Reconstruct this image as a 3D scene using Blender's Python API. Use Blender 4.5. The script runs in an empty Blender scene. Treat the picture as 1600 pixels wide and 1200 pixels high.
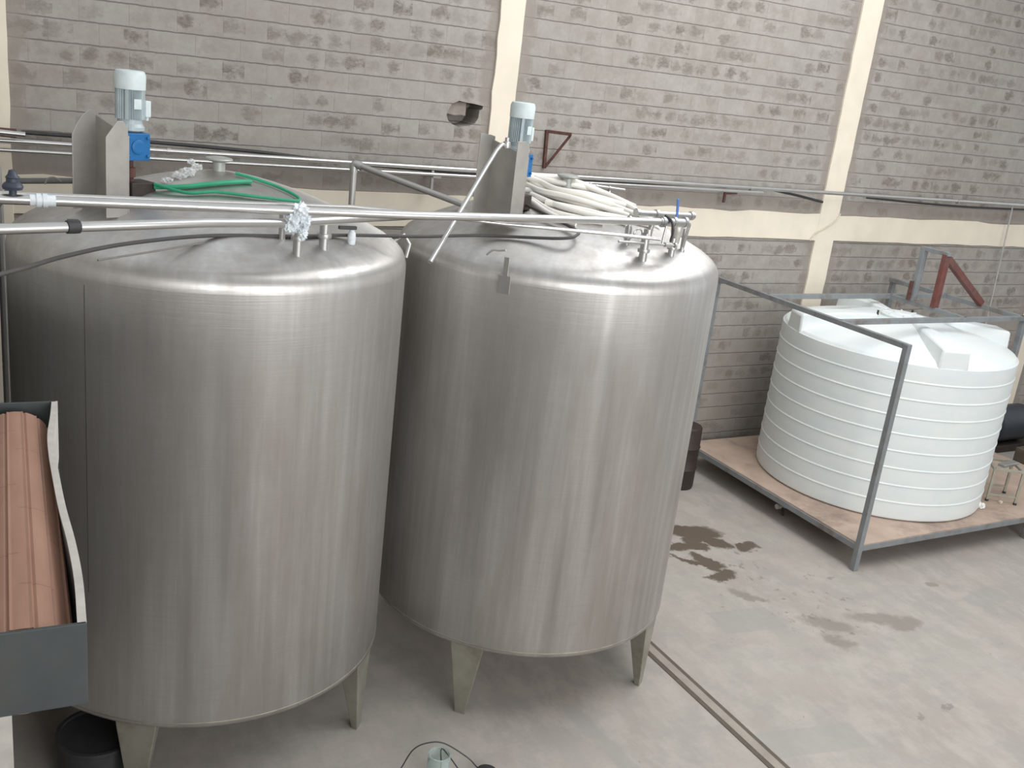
import bpy, bmesh, math, random
from mathutils import Vector, Matrix
random.seed(7)
C = bpy.context.scene.collection
sc = bpy.context.scene
R = math.radians
# ------------------------------------------------------------------ camera
EYE = Vector((0, 0, 5.0))
yaw, pitch, roll, FPX = R(29.9746), R(17.3756), R(6.8482), 1554.43
fwd = Vector((math.sin(yaw)*math.cos(pitch), math.cos(yaw)*math.cos(pitch), -math.sin(pitch)))
rt = Vector((math.cos(yaw), -math.sin(yaw), 0)); up = rt.cross(fwd)
r2 = rt*math.cos(roll) + up*math.sin(roll); u2 = up*math.cos(roll) - rt*math.sin(roll)
cd = bpy.data.cameras.new('camera'); cam = bpy.data.objects.new('camera', cd); C.objects.link(cam)
cd.sensor_fit = 'HORIZONTAL'; cd.sensor_width = 36; cd.lens = 36*FPX/1600; cd.clip_start = .05
M = Matrix((r2, u2, -fwd)).transposed().to_4x4(); M.translation = EYE; cam.matrix_world = M
sc.camera = cam
# ------------------------------------------------------------------ light and exposure
sc.view_settings.view_transform = 'Standard'; sc.view_settings.look = 'None'
sc.view_settings.exposure = 0.0; sc.view_settings.gamma = 1; sc.view_settings.use_curve_mapping = False
w = bpy.data.worlds.new('world'); sc.world = w; w.use_nodes = True
bg = w.node_tree.nodes['Background']; bg.inputs[0].default_value = (.95, .98, 1, 1); bg.inputs[1].default_value = .74
def area(name, loc, target, sx, sy, power, col=(1, .98, .95)):
    l = bpy.data.lights.new(name, 'AREA'); l.shape = 'RECTANGLE'; l.size = sx; l.size_y = sy; l.energy = power; l.color = col
    o = bpy.data.objects.new(name, l); C.objects.link(o); o.location = loc
    o.rotation_euler = (Vector(target)-Vector(loc)).to_track_quat('-Z', 'Y').to_euler(); return o
area('skylight', (8.2, 5.2, 9.5), (5.8, 5.8, 0), 8, 4, 520, (1, 1, 1))
area('doorway_daylight', (7.6, -6.0, 3.4), (4.5, 7, 2.2), 1.9, 5.0, 240, (1, 1, 1))
area('added_front_fill', (3.0, -7.5, 5.6), (2.6, 7, 2.8), 8.5, 3.0, 780, (1, .99, .98))  # added fill behind the camera to brighten the upper tank surfaces
# ------------------------------------------------------------------ materials
def newmat(name):
    m = bpy.data.materials.new(name); m.use_nodes = True
    return m, m.node_tree.nodes, m.node_tree.links, m.node_tree.nodes['Principled BSDF']
class G:
    """small node graph helper"""
    def __init__(s, name):
        s.m, s.n, s.l, s.b = newmat(name)
        s.tc = s.n.new('ShaderNodeTexCoord'); s.obj = s.tc.outputs['Object']
    def put(s, sock, v):
        if hasattr(v, 'is_linked') or isinstance(v, bpy.types.NodeSocket): s.l.new(v, sock)
        else: sock.default_value = v
    def math(s, op, a, b=0, c=None, clamp=False):
        n = s.n.new('ShaderNodeMath'); n.operation = op; n.use_clamp = clamp
        s.put(n.inputs[0], a); s.put(n.inputs[1], b)
        if c is not None: s.put(n.inputs[2], c)
        return n.outputs[0]
    def vmath(s, op, a, b=(0, 0, 0)):
        n = s.n.new('ShaderNodeVectorMath'); n.operation = op; s.put(n.inputs[0], a); s.put(n.inputs[1], b)
        return n.outputs['Value'] if op == 'LENGTH' else n.outputs[0]
    def scale(s, v, sc_): return s.vmath('MULTIPLY', v, sc_)
    def noise(s, v, scale, detail=4, rough=.55, col=False):
        n = s.n.new('ShaderNodeTexNoise'); s.put(n.inputs['Vector'], v); n.inputs['Scale'].default_value = scale
        n.inputs['Detail'].default_value = detail; n.inputs['Roughness'].default_value = rough
        return n.outputs['Color' if col else 'Fac']
    def ramp(s, f, stops):
        n = s.n.new('ShaderNodeValToRGB'); s.l.new(f, n.inputs[0]); e = n.color_ramp.elements
        while len(e) < len(stops): e.new(.5)
        for i, (p_, c_) in enumerate(stops):
            e[i].position = p_; e[i].color = (*c_, 1) if len(c_) == 3 else c_
        return n.outputs[0]
    def mix(s, f, a, b, mode='MIX'):
        n = s.n.new('ShaderNodeMix'); n.data_type = 'RGBA'; n.blend_type = mode
        s.put(n.inputs[0], f)
        s.put(n.inputs[6], (*a, 1) if isinstance(a, tuple) else a); s.put(n.inputs[7], (*b, 1) if isinstance(b, tuple) else b)
        return n.outputs[2]
    def rng(s, v, a, b, c=0, d=1):
        n = s.n.new('ShaderNodeMapRange'); s.put(n.inputs[0], v)
        for i, q in enumerate((a, b, c, d)): n.inputs[i+1].default_value = q
        return n.outputs[0]
    def sep(s, v):
        n = s.n.new('ShaderNodeSeparateXYZ'); s.l.new(v, n.inputs[0]); return n.outputs
    def comb(s, x=0, y=0, z=0):
        n = s.n.new('ShaderNodeCombineXYZ'); s.put(n.inputs[0], x); s.put(n.inputs[1], y); s.put(n.inputs[2], z); return n.outputs[0]
    def bump(s, h, st=.3, d=.01):
        n = s.n.new('ShaderNodeBump'); n.inputs['Strength'].default_value = st; n.inputs['Distance'].default_value = d
        s.l.new(h, n.inputs['Height']); s.l.new(n.outputs[0], s.b.inputs['Normal'])
    def col(s, v): s.put(s.b.inputs['Base Color'], (*v, 1) if isinstance(v, tuple) else v)
    def set(s, **k):
        for a, v in k.items(): s.put(s.b.inputs[a.replace('_', ' ')], v)
def simple(name, col, rough=.5, metal=0, var=.12, nscale=12, dirt=None, **k):
    g = G(name); n = g.noise(g.obj, nscale)
    lo = tuple(c*(1-var) for c in col); hi = tuple(min(1, c*(1+var)) for c in col)
    c = g.mix(g.rng(n, .3, .7), lo, hi)
    if dirt:
        c = g.mix(g.rng(g.noise(g.obj, nscale*.4, 6, .7), .52, .68, 0, .8), c, dirt)
    g.col(c); g.set(Roughness=rough, Metallic=metal); 
    for a, v in k.items(): g.set(**{a: v})
    return g.m
def steel(name, base=.62, rough=.34, tank=False):
    g = G(name); x, y, z = g.sep(g.obj)
    if tank:
        s1 = g.noise(g.scale(g.obj, (5, 5, .22)), 1.6, 5, .6)
        s2 = g.noise(g.scale(g.obj, (26, 26, .5)), 1.0, 3, .5)
        s3 = g.noise(g.scale(g.obj, (2.4, 2.4, .55)), 1.1, 6, .65)
        hz = g.noise(g.scale(g.obj, (2, 2, 60)), 1.5, 2, .5)
        c = g.ramp(s1, [(.25, (.42, .405, .39)), (.5, (.56, .55, .535)), (.75, (.69, .68, .67))])
        c = g.mix(g.rng(s2, .3, .7, 0, .35), c, (.47, .46, .45))
        c = g.mix(g.rng(s3, .42, .62, 0, .5), c, (.40, .37, .34))
        c = g.mix(g.rng(hz, .42, .6, 0, .14), c, (.42, .41, .39))
        # faint scuffed patches low on the shell
        sc2 = g.noise(g.scale(g.obj, (2.6, 2.6, 3)), 1.3, 7, .7)
        low = g.math('MULTIPLY', g.rng(sc2, .55, .66), g.rng(z, 1.5, .6))
        c = g.mix(g.math('MULTIPLY', low, .35), c, (.38, .36, .35))
        g.col(c)
        g.set(Metallic=.9, Roughness=g.rng(s1, .3, .7, .48, .36), Anisotropic=.75)
        t = g.n.new('ShaderNodeTangent'); t.direction_type = 'RADIAL'; t.axis = 'Z'; g.l.new(t.outputs[0], g.b.inputs['Tangent'])
        g.bump(g.math('ADD', g.math('MULTIPLY', g.noise(g.scale(g.obj, (1.3, 1.3, .5)), 1.2, 2, .4), 1.0), g.math('MULTIPLY', hz, .02)), .35, .05)
    else:
        n = g.noise(g.obj, 7, 4)
        g.col(g.mix(n, (base*.85,)*3, (base*1.1, base*1.09, base*1.06)))
        g.set(Metallic=.95, Roughness=rough)
    return g.m
MT = {}
MT['tank'] = steel('brushed_tank_steel', tank=True)
MT['steel'] = steel('pipe_steel', .62, .30)
MT['dull'] = steel('dull_steel', .55, .42)
MT['plate'] = simple('grey_plate', (.40, .385, .355), .5, .35, .12, 6)
MT['leg'] = simple('leg_steel', (.33, .32, .27), .5, .55, .15, 5, dirt=(.22, .20, .16))
MT['motor'] = simple('motor_grey', (.40, .47, .49), .45, .1, .08, 20)
MT['cap'] = simple('motor_cap', (.62, .70, .71), .45, 0, .06, 20)
MT['blue'] = simple('gearbox_blue', (.012, .135, .36), .4, 0, .1)
MT['dark'] = simple('dark_iron', (.045, .035, .03), .6, .2, .3)
MT['rust'] = simple('rusty_iron', (.11, .05, .04), .8, 0, .3, 15)
MT['redox'] = simple('red_oxide_paint', (.15, .05, .042), .6, 0, .22, 9, dirt=(.16, .09, .08))
MT['frame'] = simple('grey_frame_paint', (.235, .25, .26), .5, .1, .12, 7, dirt=(.16, .13, .11))
MT['deck'] = simple('brown_board', (.47, .36, .29), .75, 0, .12, 3, dirt=(.25, .19, .16))
MT['board_edge'] = simple('board_edge', (.26, .22, .19), .8, 0, .2, 9)
MT['rubber'] = simple('black_rubber', (.035, .035, .038), .5, 0, .2)
MT['greyhose'] = simple('grey_hose', (.20, .19, .18), .5, 0, .1)
MT['green'] = simple('green_hose', (.03, .33, .18), .4, 0, .12)
MT['white_hose'] = simple('white_hose', (.80, .78, .72), .35, 0, .06, 6)
MT['tape'] = simple('white_plastic', (.72, .78, .82), .4, 0, .12, 30)
MT['bluehandle'] = simple('blue_handle', (.08, .18, .5), .4)
MT['cream'] = simple('cream_paint', (.82, .745, .62), .7, 0, .05, 3)
MT['boxgrey'] = simple('box_grey', (.058, .068, .07), .6, .2, .15, 5, dirt=(.075, .07, .065))
MT['boxedge'] = simple('box_edge', (.52, .50, .46), .6, 0, .12, 14)
MT['tube_beige'] = simple('beige_tube', (.34, .32, .26), .5, 0, .1)
MT['concrete'] = simple('screed', (.42, .40, .36), .85, 0, .1, 5)
MT['twine'] = simple('pale_twine', (.62, .58, .48), .8)
def poly_white():
    g = G('white_polyethylene'); n = g.noise(g.scale(g.obj, (1, 1, 2.5)), 2.2, 5, .6)
    c = g.mix(g.rng(n, .35, .7), (.73, .79, .80), (.80, .83, .82))
    c = g.mix(g.rng(g.noise(g.obj, 6, 6, .7), .6, .8, 0, .25), c, (.62, .60, .52))
    g.col(c); g.set(Roughness=.42); g.b.inputs['Subsurface Weight'].default_value = .15; g.b.inputs['Subsurface Radius'].default_value = (.05, .05, .05)
    return g.m
MT['poly'] = poly_white()
def roll_mat():
    g = G('pinkish_brown_roll'); x, y, z = g.sep(g.obj)
    n = g.noise(g.scale(g.obj, (6, 1, 6)), 2, 5, .6)
    c = g.mix(g.rng(n, .3, .7), (.29, .155, .105), (.37, .21, .15))
    seam = g.rng(g.math('ABSOLUTE', g.math('SUBTRACT', g.math('FRACT', g.math('ADD', g.math('MULTIPLY', y, 1.9), g.math('MULTIPLY', g.math('FLOOR', g.math('MULTIPLY', x, 11)), .37))), .5)), 0, .008, .55, 0)
    c = g.mix(seam, c, (.10, .05, .04)); g.col(c); g.set(Roughness=.5); return g.m
MT['roll'] = roll_mat()
def glass():
    g = G('clear_jar_plastic'); g.col((.80, .90, .88)); g.set(Roughness=.12); g.b.inputs['Transmission Weight'].default_value = .75
    g.b.inputs['IOR'].default_value = 1.35; return g.m
MT['jar'] = glass()
def film():
    g = G('clear_film'); g.col((.8, .82, .82)); g.set(Roughness=.2, Alpha=.45); return g.m
MT['film'] = film()
ZB = 3.57   # top of the ring beam: block courses count from here
def wall_mat():
    g = G('machine_cut_stone_blocks'); x, y, z = g.sep(g.obj)
    cz = g.math('DIVIDE', g.math('SUBTRACT', z, ZB), .201)
    row = g.math('FLOOR', cz); fz = g.math('FRACT', cz)
    rr = g.n.new('ShaderNodeTexWhiteNoise'); rr.noise_dimensions = '1D'; g.put(rr.inputs['W'], row)
    cx = g.math('ADD', g.math('DIVIDE', x, .43), g.math('ADD', g.math('MULTIPLY', row, .5), g.math('MULTIPLY', rr.outputs[0], .3)))
    fx = g.math('FRACT', cx); ix = g.math('FLOOR', cx)
    wn = g.n.new('ShaderNodeTexWhiteNoise'); wn.noise_dimensions = '3D'; g.put(wn.inputs['Vector'], g.comb(ix, row, 0))
    rnd = wn.outputs['Value']; rc = g.sep(wn.outputs['Color'])
    wob = g.math('MULTIPLY', g.math('SUBTRACT', g.noise(g.obj, 9, 4), .5), .09)
    ez = g.math('SUBTRACT', .5, g.math('ABSOLUTE', g.math('SUBTRACT', g.math('ADD', fz, wob), .5)))
    ex = g.math('SUBTRACT', .5, g.math('ABSOLUTE', g.math('SUBTRACT', fx, .5)))
    jz = g.rng(ez, .012, .045, 1, 0); jx = g.rng(ex, .005, .018, .2, 0)
    joint = g.math('MAXIMUM', jz, jx)
    big = g.noise(g.scale(g.obj, (.5, 1, .8)), 1.3, 5, .6)
    fine = g.noise(g.obj, 26, 5, .7); mid = g.noise(g.obj, 5.5, 5, .65)
    c = g.mix(g.rng(big, .3, .7), (.325, .30, .268), (.39, .375, .345))
    c = g.mix(g.rng(rnd, 0, 1, 0, .35), c, (.31, .265, .238))
    c = g.mix(g.rng(mid, .42, .7, 0, .5), c, (.455, .435, .405))
    c = g.mix(g.rng(fine, .45, .8, 0, .3), c, (.24, .22, .20))
    # tool-mark blotches: darker patches left in the face of each block (two per block)
    fx2 = g.math('FRACT', g.math('ADD', g.math('MULTIPLY', cx, 2), g.math('MULTIPLY', rc[1], .3)))
    u = g.math('DIVIDE', g.math('SUBTRACT', fx2, .5), g.rng(rc[2], 0, 1, .30, .62)); v = g.math('DIVIDE', g.math('SUBTRACT', fz, g.rng(rc[0], 0, 1, .42, .6)), .31)
    d = g.math('ADD', g.vmath('LENGTH', g.comb(u, v, 0)), g.math('MULTIPLY', g.math('SUBTRACT', g.noise(g.scale(g.obj, (1, 1, 1.5)), 9, 6, .72), .5), 4.0))
    wn2 = g.n.new('ShaderNodeTexWhiteNoise'); wn2.noise_dimensions = '3D'; g.put(wn2.inputs['Vector'], g.comb(g.math('FLOOR', g.math('MULTIPLY', cx, 2)), row, 5))
    spk = g.noise(g.scale(g.obj, (1, 1, 1.8)), 30, 6, .75)
    bl = g.math('MULTIPLY', g.math('MULTIPLY', g.rng(d, .55, 1.25, 1, 0), g.rng(spk, .38, .6, .45, 1)), g.rng(wn2.outputs['Value'], .25, 1, 0, .9))
    c = g.mix(bl, c, (.165, .142, .12))
    # rougher, dirtier courses near the ground
    lowm = g.rng(z, 2.4, .9, 0, .55)
    c = g.mix(g.math('MULTIPLY', lowm, g.rng(mid, .3, .6, .4, 1)), c, (.27, .235, .20))
    # smeared mortar next to posts and beam
    dm = None
    for xc, hw in ((.265, .15), (5.405, .15), (10.79, .18), (15.98, .18)):
        q = g.math('SUBTRACT', g.math('ABSOLUTE', g.math('SUBTRACT', x, xc)), hw); dm = q if dm is None else g.math('MINIMUM', dm, q)
    dm = g.math('ADD', dm, g.math('MULTIPLY', g.math('SUBTRACT', mid, .5), .35))
    zz = g.math('ADD', z, g.math('MULTIPLY', g.math('SUBTRACT', mid, .5), .10))
    smear = g.math('MAXIMUM', g.rng(dm, .10, .17, .6, 0), g.math('MULTIPLY', g.rng(zz, 3.76, 3.80, .5, 0), g.rng(zz, 3.4, 3.5)))
    c = g.mix(smear, c, (.285, .245, .215))
    joint = g.math('MULTIPLY', joint, g.math('SUBTRACT', 1, g.math('MULTIPLY', smear, 1.2)), clamp=True)
    c = g.mix(g.math('MULTIPLY', joint, .75), c, (.155, .135, .12))
    g.col(c); g.set(Roughness=.9)
    h = g.math('ADD', g.math('MULTIPLY', joint, -1.0), g.math('ADD', g.math('MULTIPLY', mid, .5), g.math('MULTIPLY', bl, -.5)))
    g.bump(h, .5, .012); return g.m
MT['wall'] = wall_mat()
def floor_mat():
    g = G('worn_concrete_floor')
    a = g.noise(g.obj, .55, 6, .6); b = g.noise(g.scale(g.obj, (1, .5, 1)), 3.2, 7, .68); f = g.noise(g.obj, 30, 4, .7)
    c = g.mix(g.rng(a, .3, .7), (.345, .312, .278), (.40, .382, .345))
    c = g.mix(g.rng(b, .44, .60, 0, .7), c, (.46, .425, .385))
    b2 = g.noise(g.scale(g.obj, (.7, 1.6, 1)), 2.1, 8, .72); c = g.mix(g.rng(b2, .48, .62, 0, .5), c, (.335, .315, .29))
    c = g.mix(g.rng(g.noise(g.obj, 1.4, 6, .7), .5, .72, 0, .55), c, (.44, .365, .33))
    c = g.mix(g.rng(f, .5, .8, 0, .25), c, (.27, .25, .22))
    sp = g.noise(g.obj, 7.5, 3, .6); c = g.mix(g.rng(sp, .70, .74, 0, .5), c, (.2, .18, .16))
    warp = g.scale(g.vmath('SUBTRACT', g.noise(g.obj, 5, 6, .7, True), (.5, .5, .5)), (.34, .34, 0))
    P = g.vmath('ADD', g.obj, warp)
    def mask(lst, e=.25, Q=P, box=False):
        out = None
        for (x, y, rx, ry, an) in lst:
            v = g.vmath('SUBTRACT', Q, (x, y, 0))
            m = g.n.new('ShaderNodeVectorRotate'); m.rotation_type = 'Z_AXIS'; m.inputs['Angle'].default_value = R(-an); g.l.new(v, m.inputs['Vector'])
            v = g.scale(m.outputs[0], (1/rx, 1/ry, 0))
            if box:
                X_, Y_, _ = g.sep(g.vmath('ABSOLUTE', v)); dd = g.math('MAXIMUM', X_, Y_)
            else: dd = g.vmath('LENGTH', v)
            out = dd if out is None else g.math('MINIMUM', out, dd)
        return g.rng(out, 1+e*.5, 1-e*.5)
    wet = [(7.50, 8.30, .36, .17, -20), (7.62, 7.98, .2, .12, -60), (7.2, 7.98, .30, .10, -10), (7.92, 7.78, .17, .10, 10), (7.15, 7.30, .20, .09, 5), (7.42, 8.15, .12, .3, -50), (7.05, 7.62, .05, .35, 35), (7.2, 7.62, .10, .22, 20)]
    dry = [(7.12, 6.85, .22, .07, -60), (7.58, 6.12, .30, .11, -45), (7.45, 5.85, .18, .12, -60), (8.22, 6.06, .36, .12, -25), (8.45, 5.88, .2, .1, 0), (9.50, 6.42, .08, .05, 0), (7.22, 4.66, .05, .04, 0), (7.6, 4.7, .08, .03, 20)]
    c = g.mix(g.math('MULTIPLY', mask(dry, .5), .62), c, (.21, .18, .15))
    # trail of drips between the stains
    dr = g.noise(g.scale(g.obj, (1, .8, 1)), 9, 3, .6)
    trail = g.math('MULTIPLY', mask([(7.45, 7.05, .30, 1.35, -8), (7.95, 6.35, .3, .9, -30)], .5), g.rng(dr, .60, .66))
    c = g.mix(g.math('MULTIPLY', trail, .6), c, (.19, .16, .13))
    wm = mask(wet, .3); c = g.mix(g.math('MULTIPLY', wm, .92), c, (.11, .082, .058))
    # smoother repair patches
    c = g.mix(g.math('MULTIPLY', mask([(6.78, 6.46, .36, .2, -8), (4.32, 5.1, .075, .72, 5), (6.0, 4.75, .5, .16, -10), (9.9, 6.0, .3, .14, 10)], .08, g.vmath('ADD', g.obj, g.scale(warp, (.12, .12, 0))), True), .55), c, (.33, .325, .30))
    g.col(c); g.set(Roughness=g.math('SUBTRACT', g.rng(b, .3, .7, .75, .55), g.math('MULTIPLY', wm, .3)))
    g.bump(g.math('ADD', b, g.math('MULTIPLY', f, .3)), .25, .008); return g.m
MT['floor'] = floor_mat()
# ------------------------------------------------------------------ mesh helpers
def bm_(): return bmesh.new()
def box(bm, c, s, rot=None):
    m = Matrix.Translation(c) @ (rot.to_4x4() if rot is not None else Matrix()) @ Matrix.Diagonal((*s, 1))
    r = bmesh.ops.create_cube(bm, size=1, matrix=m); return r['verts']
def bar(bm, a, b, w_, h_=None, upv=(0, 0, 1)):
    """rectangular bar from a to b, w_ across, h_ along upv"""
    h_ = h_ or w_; a = Vector(a); b = Vector(b); d = (b-a); L = d.length; d.normalize(); upv = Vector(upv)
    if abs(d.dot(upv)) > .98: upv = Vector((0, 1, 0))
    s = d.cross(upv).normalized(); u = s.cross(d)
    m = Matrix((d, s, u)).transposed(); return box(bm, (a+b)/2, (L, w_, h_), m)
def ring(bm, c, d, r, n, ref=None):
    d = Vector(d).normalized(); ref = ref or (Vector((0, 0, 1)) if abs(d.z) < .9 else Vector((1, 0, 0)))
    s = d.cross(ref).normalized(); u = s.cross(d)
    return [bm.verts.new(Vector(c) + s*math.cos(2*math.pi*i/n)*r + u*math.sin(2*math.pi*i/n)*r) for i in range(n)]
def tube(bm, pts, r, n=12, cap=True):
    pts = [Vector(p) for p in pts]; rs = []; ref = None
    for i, p in enumerate(pts):
        d = (pts[min(i+1, len(pts)-1)] - pts[max(i-1, 0)]).normalized()
        if ref is None: ref = Vector((0, 0, 1)) if abs(d.z) < .9 else Vector((1, 0, 0))
        s = d.cross(ref).normalized(); ref = s.cross(d)
        rr = r[i] if isinstance(r, (list, tuple)) else r
        rs.append([bm.verts.new(p + s*math.cos(2*math.pi*k/n)*rr + ref*math.sin(2*math.pi*k/n)*rr) for k in range(n)])
    for a, b in zip(rs, rs[1:]):
        for k in range(n): bm.faces.new((a[k], a[(k+1) % n], b[(k+1) % n], b[k]))
    if cap: bm.faces.new(rs[0][::-1]); bm.faces.new(rs[-1])
def smooth_path(pts, k=8):
    P = [Vector(p) for p in pts]; P = [2*P[0]-P[1]] + P + [2*P[-1]-P[-2]]; out = []
    for i in range(1, len(P)-2):
        for j in range(k):
            t = j/k; a, b, c, d = P[i-1:i+3]
            out.append(.5*((2*b) + (c-a)*t + (2*a-5*b+4*c-d)*t*t + (3*b-a-3*c+d)*t**3))
    return out + [P[-2]]
def lathe(bm, prof, c=(0, 0, 0), n=48, axis=None, close=True):
    """prof: list of (r, z); axis: optional rotation matrix"""
    c = Vector(c); rs = []
    for r, z in prof:
        if r < 1e-6: vs = [bm.verts.new(c + (axis @ Vector((0, 0, z)) if axis else Vector((0, 0, z))))]
        else:
            vs = []
            for i in range(n):
                v = Vector((r*math.cos(2*math.pi*i/n), r*math.sin(2*math.pi*i/n), z)); vs.append(bm.verts.new(c + (axis @ v if axis else v)))
        rs.append(vs)
    for a, b in zip(rs, rs[1:]):
        if len(a) == 1 and len(b) == 1: continue
        for i in range(n):
            j = (i+1) % n
            if len(a) == 1: bm.faces.new((a[0], b[j], b[i]))
            elif len(b) == 1: bm.faces.new((a[i], a[j], b[0]))
            else: bm.faces.new((a[i], a[j], b[j], b[i]))
def prism(bm, poly, o, ax, ay, az, depth):
    """poly (u,v) extruded: point = o + u*ax + v*ay, thickness depth along az"""
    o, ax, ay, az = map(Vector, (o, ax, ay, az))
    a = [bm.verts.new(o+ax*u+ay*v) for u, v in poly]; b = [bm.verts.new(o+ax*u+ay*v+az*depth) for u, v in poly]
    bm.faces.new(a[::-1]); bm.faces.new(b); n = len(poly)
    for i in range(n): bm.faces.new((a[i], a[(i+1) % n], b[(i+1) % n], b[i]))
def build(name, bm, mat, parent=None, bevel=0, smooth=False, origin=None, ang=35):
    """links the mesh; vertex coordinates are world coordinates, or local ones when the parent is an Empty given by thing()"""
    bmesh.ops.recalc_face_normals(bm, faces=bm.faces)
    me = bpy.data.meshes.new(name)
    if origin is not None: bmesh.ops.translate(bm, verts=bm.verts, vec=-Vector(origin))
    bm.to_mesh(me); bm.free(); me.materials.append(MT[mat] if isinstance(mat, str) else mat)
    o = bpy.data.objects.new(name, me); C.objects.link(o)
    if origin is not None: o.location = origin
    if parent is not None: o.parent = parent
    if smooth:
        me.shade_smooth(); me.set_sharp_from_angle(angle=R(ang))
    if bevel:
        b = o.modifiers.new('bevel', 'BEVEL'); b.width = bevel; b.segments = 2; b.limit_method = 'ANGLE'; b.angle_limit = R(40)
    return o
def tag(o, label, cat, group=None, kind=None):
    o['label'] = label; o['category'] = cat
    if group: o['group'] = group
    if kind: o['kind'] = kind
    return o
def thing(name, loc, label, cat, group=None, rz=0):
    o = bpy.data.objects.new(name, None); C.objects.link(o); o.location = loc; o.rotation_euler = (0, 0, rz); o.empty_display_size = .1
    return tag(o, label, cat, group)
def struct(name, bm, mat, **k):
    o = build(name, bm, mat, **k); o['kind'] = 'structure'; return o
# ------------------------------------------------------------------ the setting
W = 10.35
bm = bm_()
vs = [bm.verts.new(p) for p in ((-6, -9, 0), (24, -9, 0), (24, 10.6, 0), (-6, 10.6, 0))]; bm.faces.new(vs)
struct('floor', bm, 'floor')
# back wall with the broken-out hole
def hole_loop():
    pts = [(4.745, 4.505), (4.79, 4.58), (4.87, 4.615), (4.97, 4.605), (5.06, 4.60), (5.17, 4.585), (5.165, 4.55), (5.13, 4.53), (5.125, 4.45), (5.09, 4.39), (5.02, 4.355), (4.945, 4.345), (4.90, 4.33), (4.86, 4.345), (4.80, 4.365), (4.755, 4.40), (4.735, 4.45)]
    return pts
bm = bm_()
outer = [bm.verts.new((x, W, z)) for x, z in ((-6, -.02), (24, -.02), (24, 7.6), (-6, 7.6))]
inner = [bm.verts.new((x, W, z)) for x, z in hole_loop()]
eds = [bm.edges.new((l[i], l[(i+1) % len(l)])) for l in (outer, inner) for i in range(len(l))]
bmesh.ops.triangle_fill(bm, use_beauty=True, edges=eds)
back = [bm.verts.new((v.co.x, W+.34, v.co.z)) for v in inner]
for i in range(len(inner)):
    j = (i+1) % len(inner); bm.faces.new((inner[i], inner[j], back[j], back[i]))
bm.faces.new(back)
ob = [bm.verts.new((v.co.x, W+.4, v.co.z)) for v in outer]
for i in range(4):
    j = (i+1) % 4; bm.faces.new((outer[i], outer[j], ob[j], ob[i]))
bm.faces.new(ob)
struct('wall_back', bm, 'wall')
bm = bm_()  # stone left standing inside the hole
prism(bm, [(4.735, 4.60), (4.985, 4.605), (4.99, 4.455), (4.93, 4.46), (4.85, 4.45), (4.735, 4.47)], (0, W+.05, 0), (1, 0, 0), (0, 0, 1), (0, 1, 0), .28)
stone = struct('trim_5', bm, simple('broken_stone', (.30, .26, .235), .9, 0, .15, 14), bevel=.01)
def band(name, a, b, horizontal, y, seed):
    """plastered ring beam or post with slightly ragged edges, 25 mm proud of the blocks"""
    rnd = random.Random(seed); n = 90 if horizontal else 40
    lo, hi, e0, e1 = a[0], a[1], b[0], b[1]
    s1 = []; s2 = []
    for i in range(n+1):
        t = lo + (hi-lo)*i/n; j1 = rnd.uniform(-.008, .008); j2 = rnd.uniform(-.018, .018) if horizontal else rnd.uniform(-.006, .006)
        s1.append((t, e0+j1)); s2.append((t, e1+j2))
    poly = s1 + s2[::-1]
    if not horizontal: poly = [(v, u) for u, v in poly]
    bm = bm_(); prism(bm, poly, (0, y, 0), (1, 0, 0), (0, 0, 1), (0, 1, 0), W+.01-y)
    return struct(name, bm, 'cream', bevel=.004)
band('trim_1', (-6, 24), (3.205, ZB), True, W-.022, 1)
for k, x0 in enumerate((.115, 5.255, 10.61, 15.80)):
    band('trim_%d' % (k+6), (0, 7.6), (x0, x0+(.30 if k < 2 else .36)), False, W-.028, 10+k)
# unseen left wall, pale above; dark slab below added to darken the tank's reflection
bm = bm_(); box(bm, (-1.29, 4.6, 1.65), (.22, 12.0, 3.3)); struct('trim_10', bm, simple('dark_reflection_slab', (.07, .065, .06), .85, 0, .1, 2))
bm = bm_(); box(bm, (-1.3, 4.6, 3.6), (.2, 12.0, 7.2)); struct('wall_left', bm, simple('pale_render', (.46, .44, .40), .9, 0, .1, 2))
# walkway the picture is taken from, with an unseen left arm added for shade
bm = bm_(); box(bm, (-.2, -2.5, 3.25), (2.0, 5.4, .14)); box(bm, (-.68, 5.2, 3.25), (1.0, 10.0, .14)); struct('trim_2', bm, simple('walkway_steel', (.18, .18, .18), .6, .3), bevel=.01)
bm = bm_(); box(bm, (9, -9.2, 3.8), (30, .2, 7.6)); struct('wall_front', bm, simple('grey_render', (.33, .32, .30), .9, 0, .1, 2))
# covered service channel in the floor
bm = bm_(); box(bm, (5.485, 4.2, .003), (.17, 5.2, .006)); struct('trim_3', bm, simple('channel_edge', (.12, .10, .08), .8, .1))
bm = bm_(); box(bm, (5.485, 4.2, .005), (.085, 5.2, .010)); struct('trim_4', bm, simple('channel_cover', (.34, .30, .26), .7, .1, .12, 5), bevel=.003)
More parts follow.
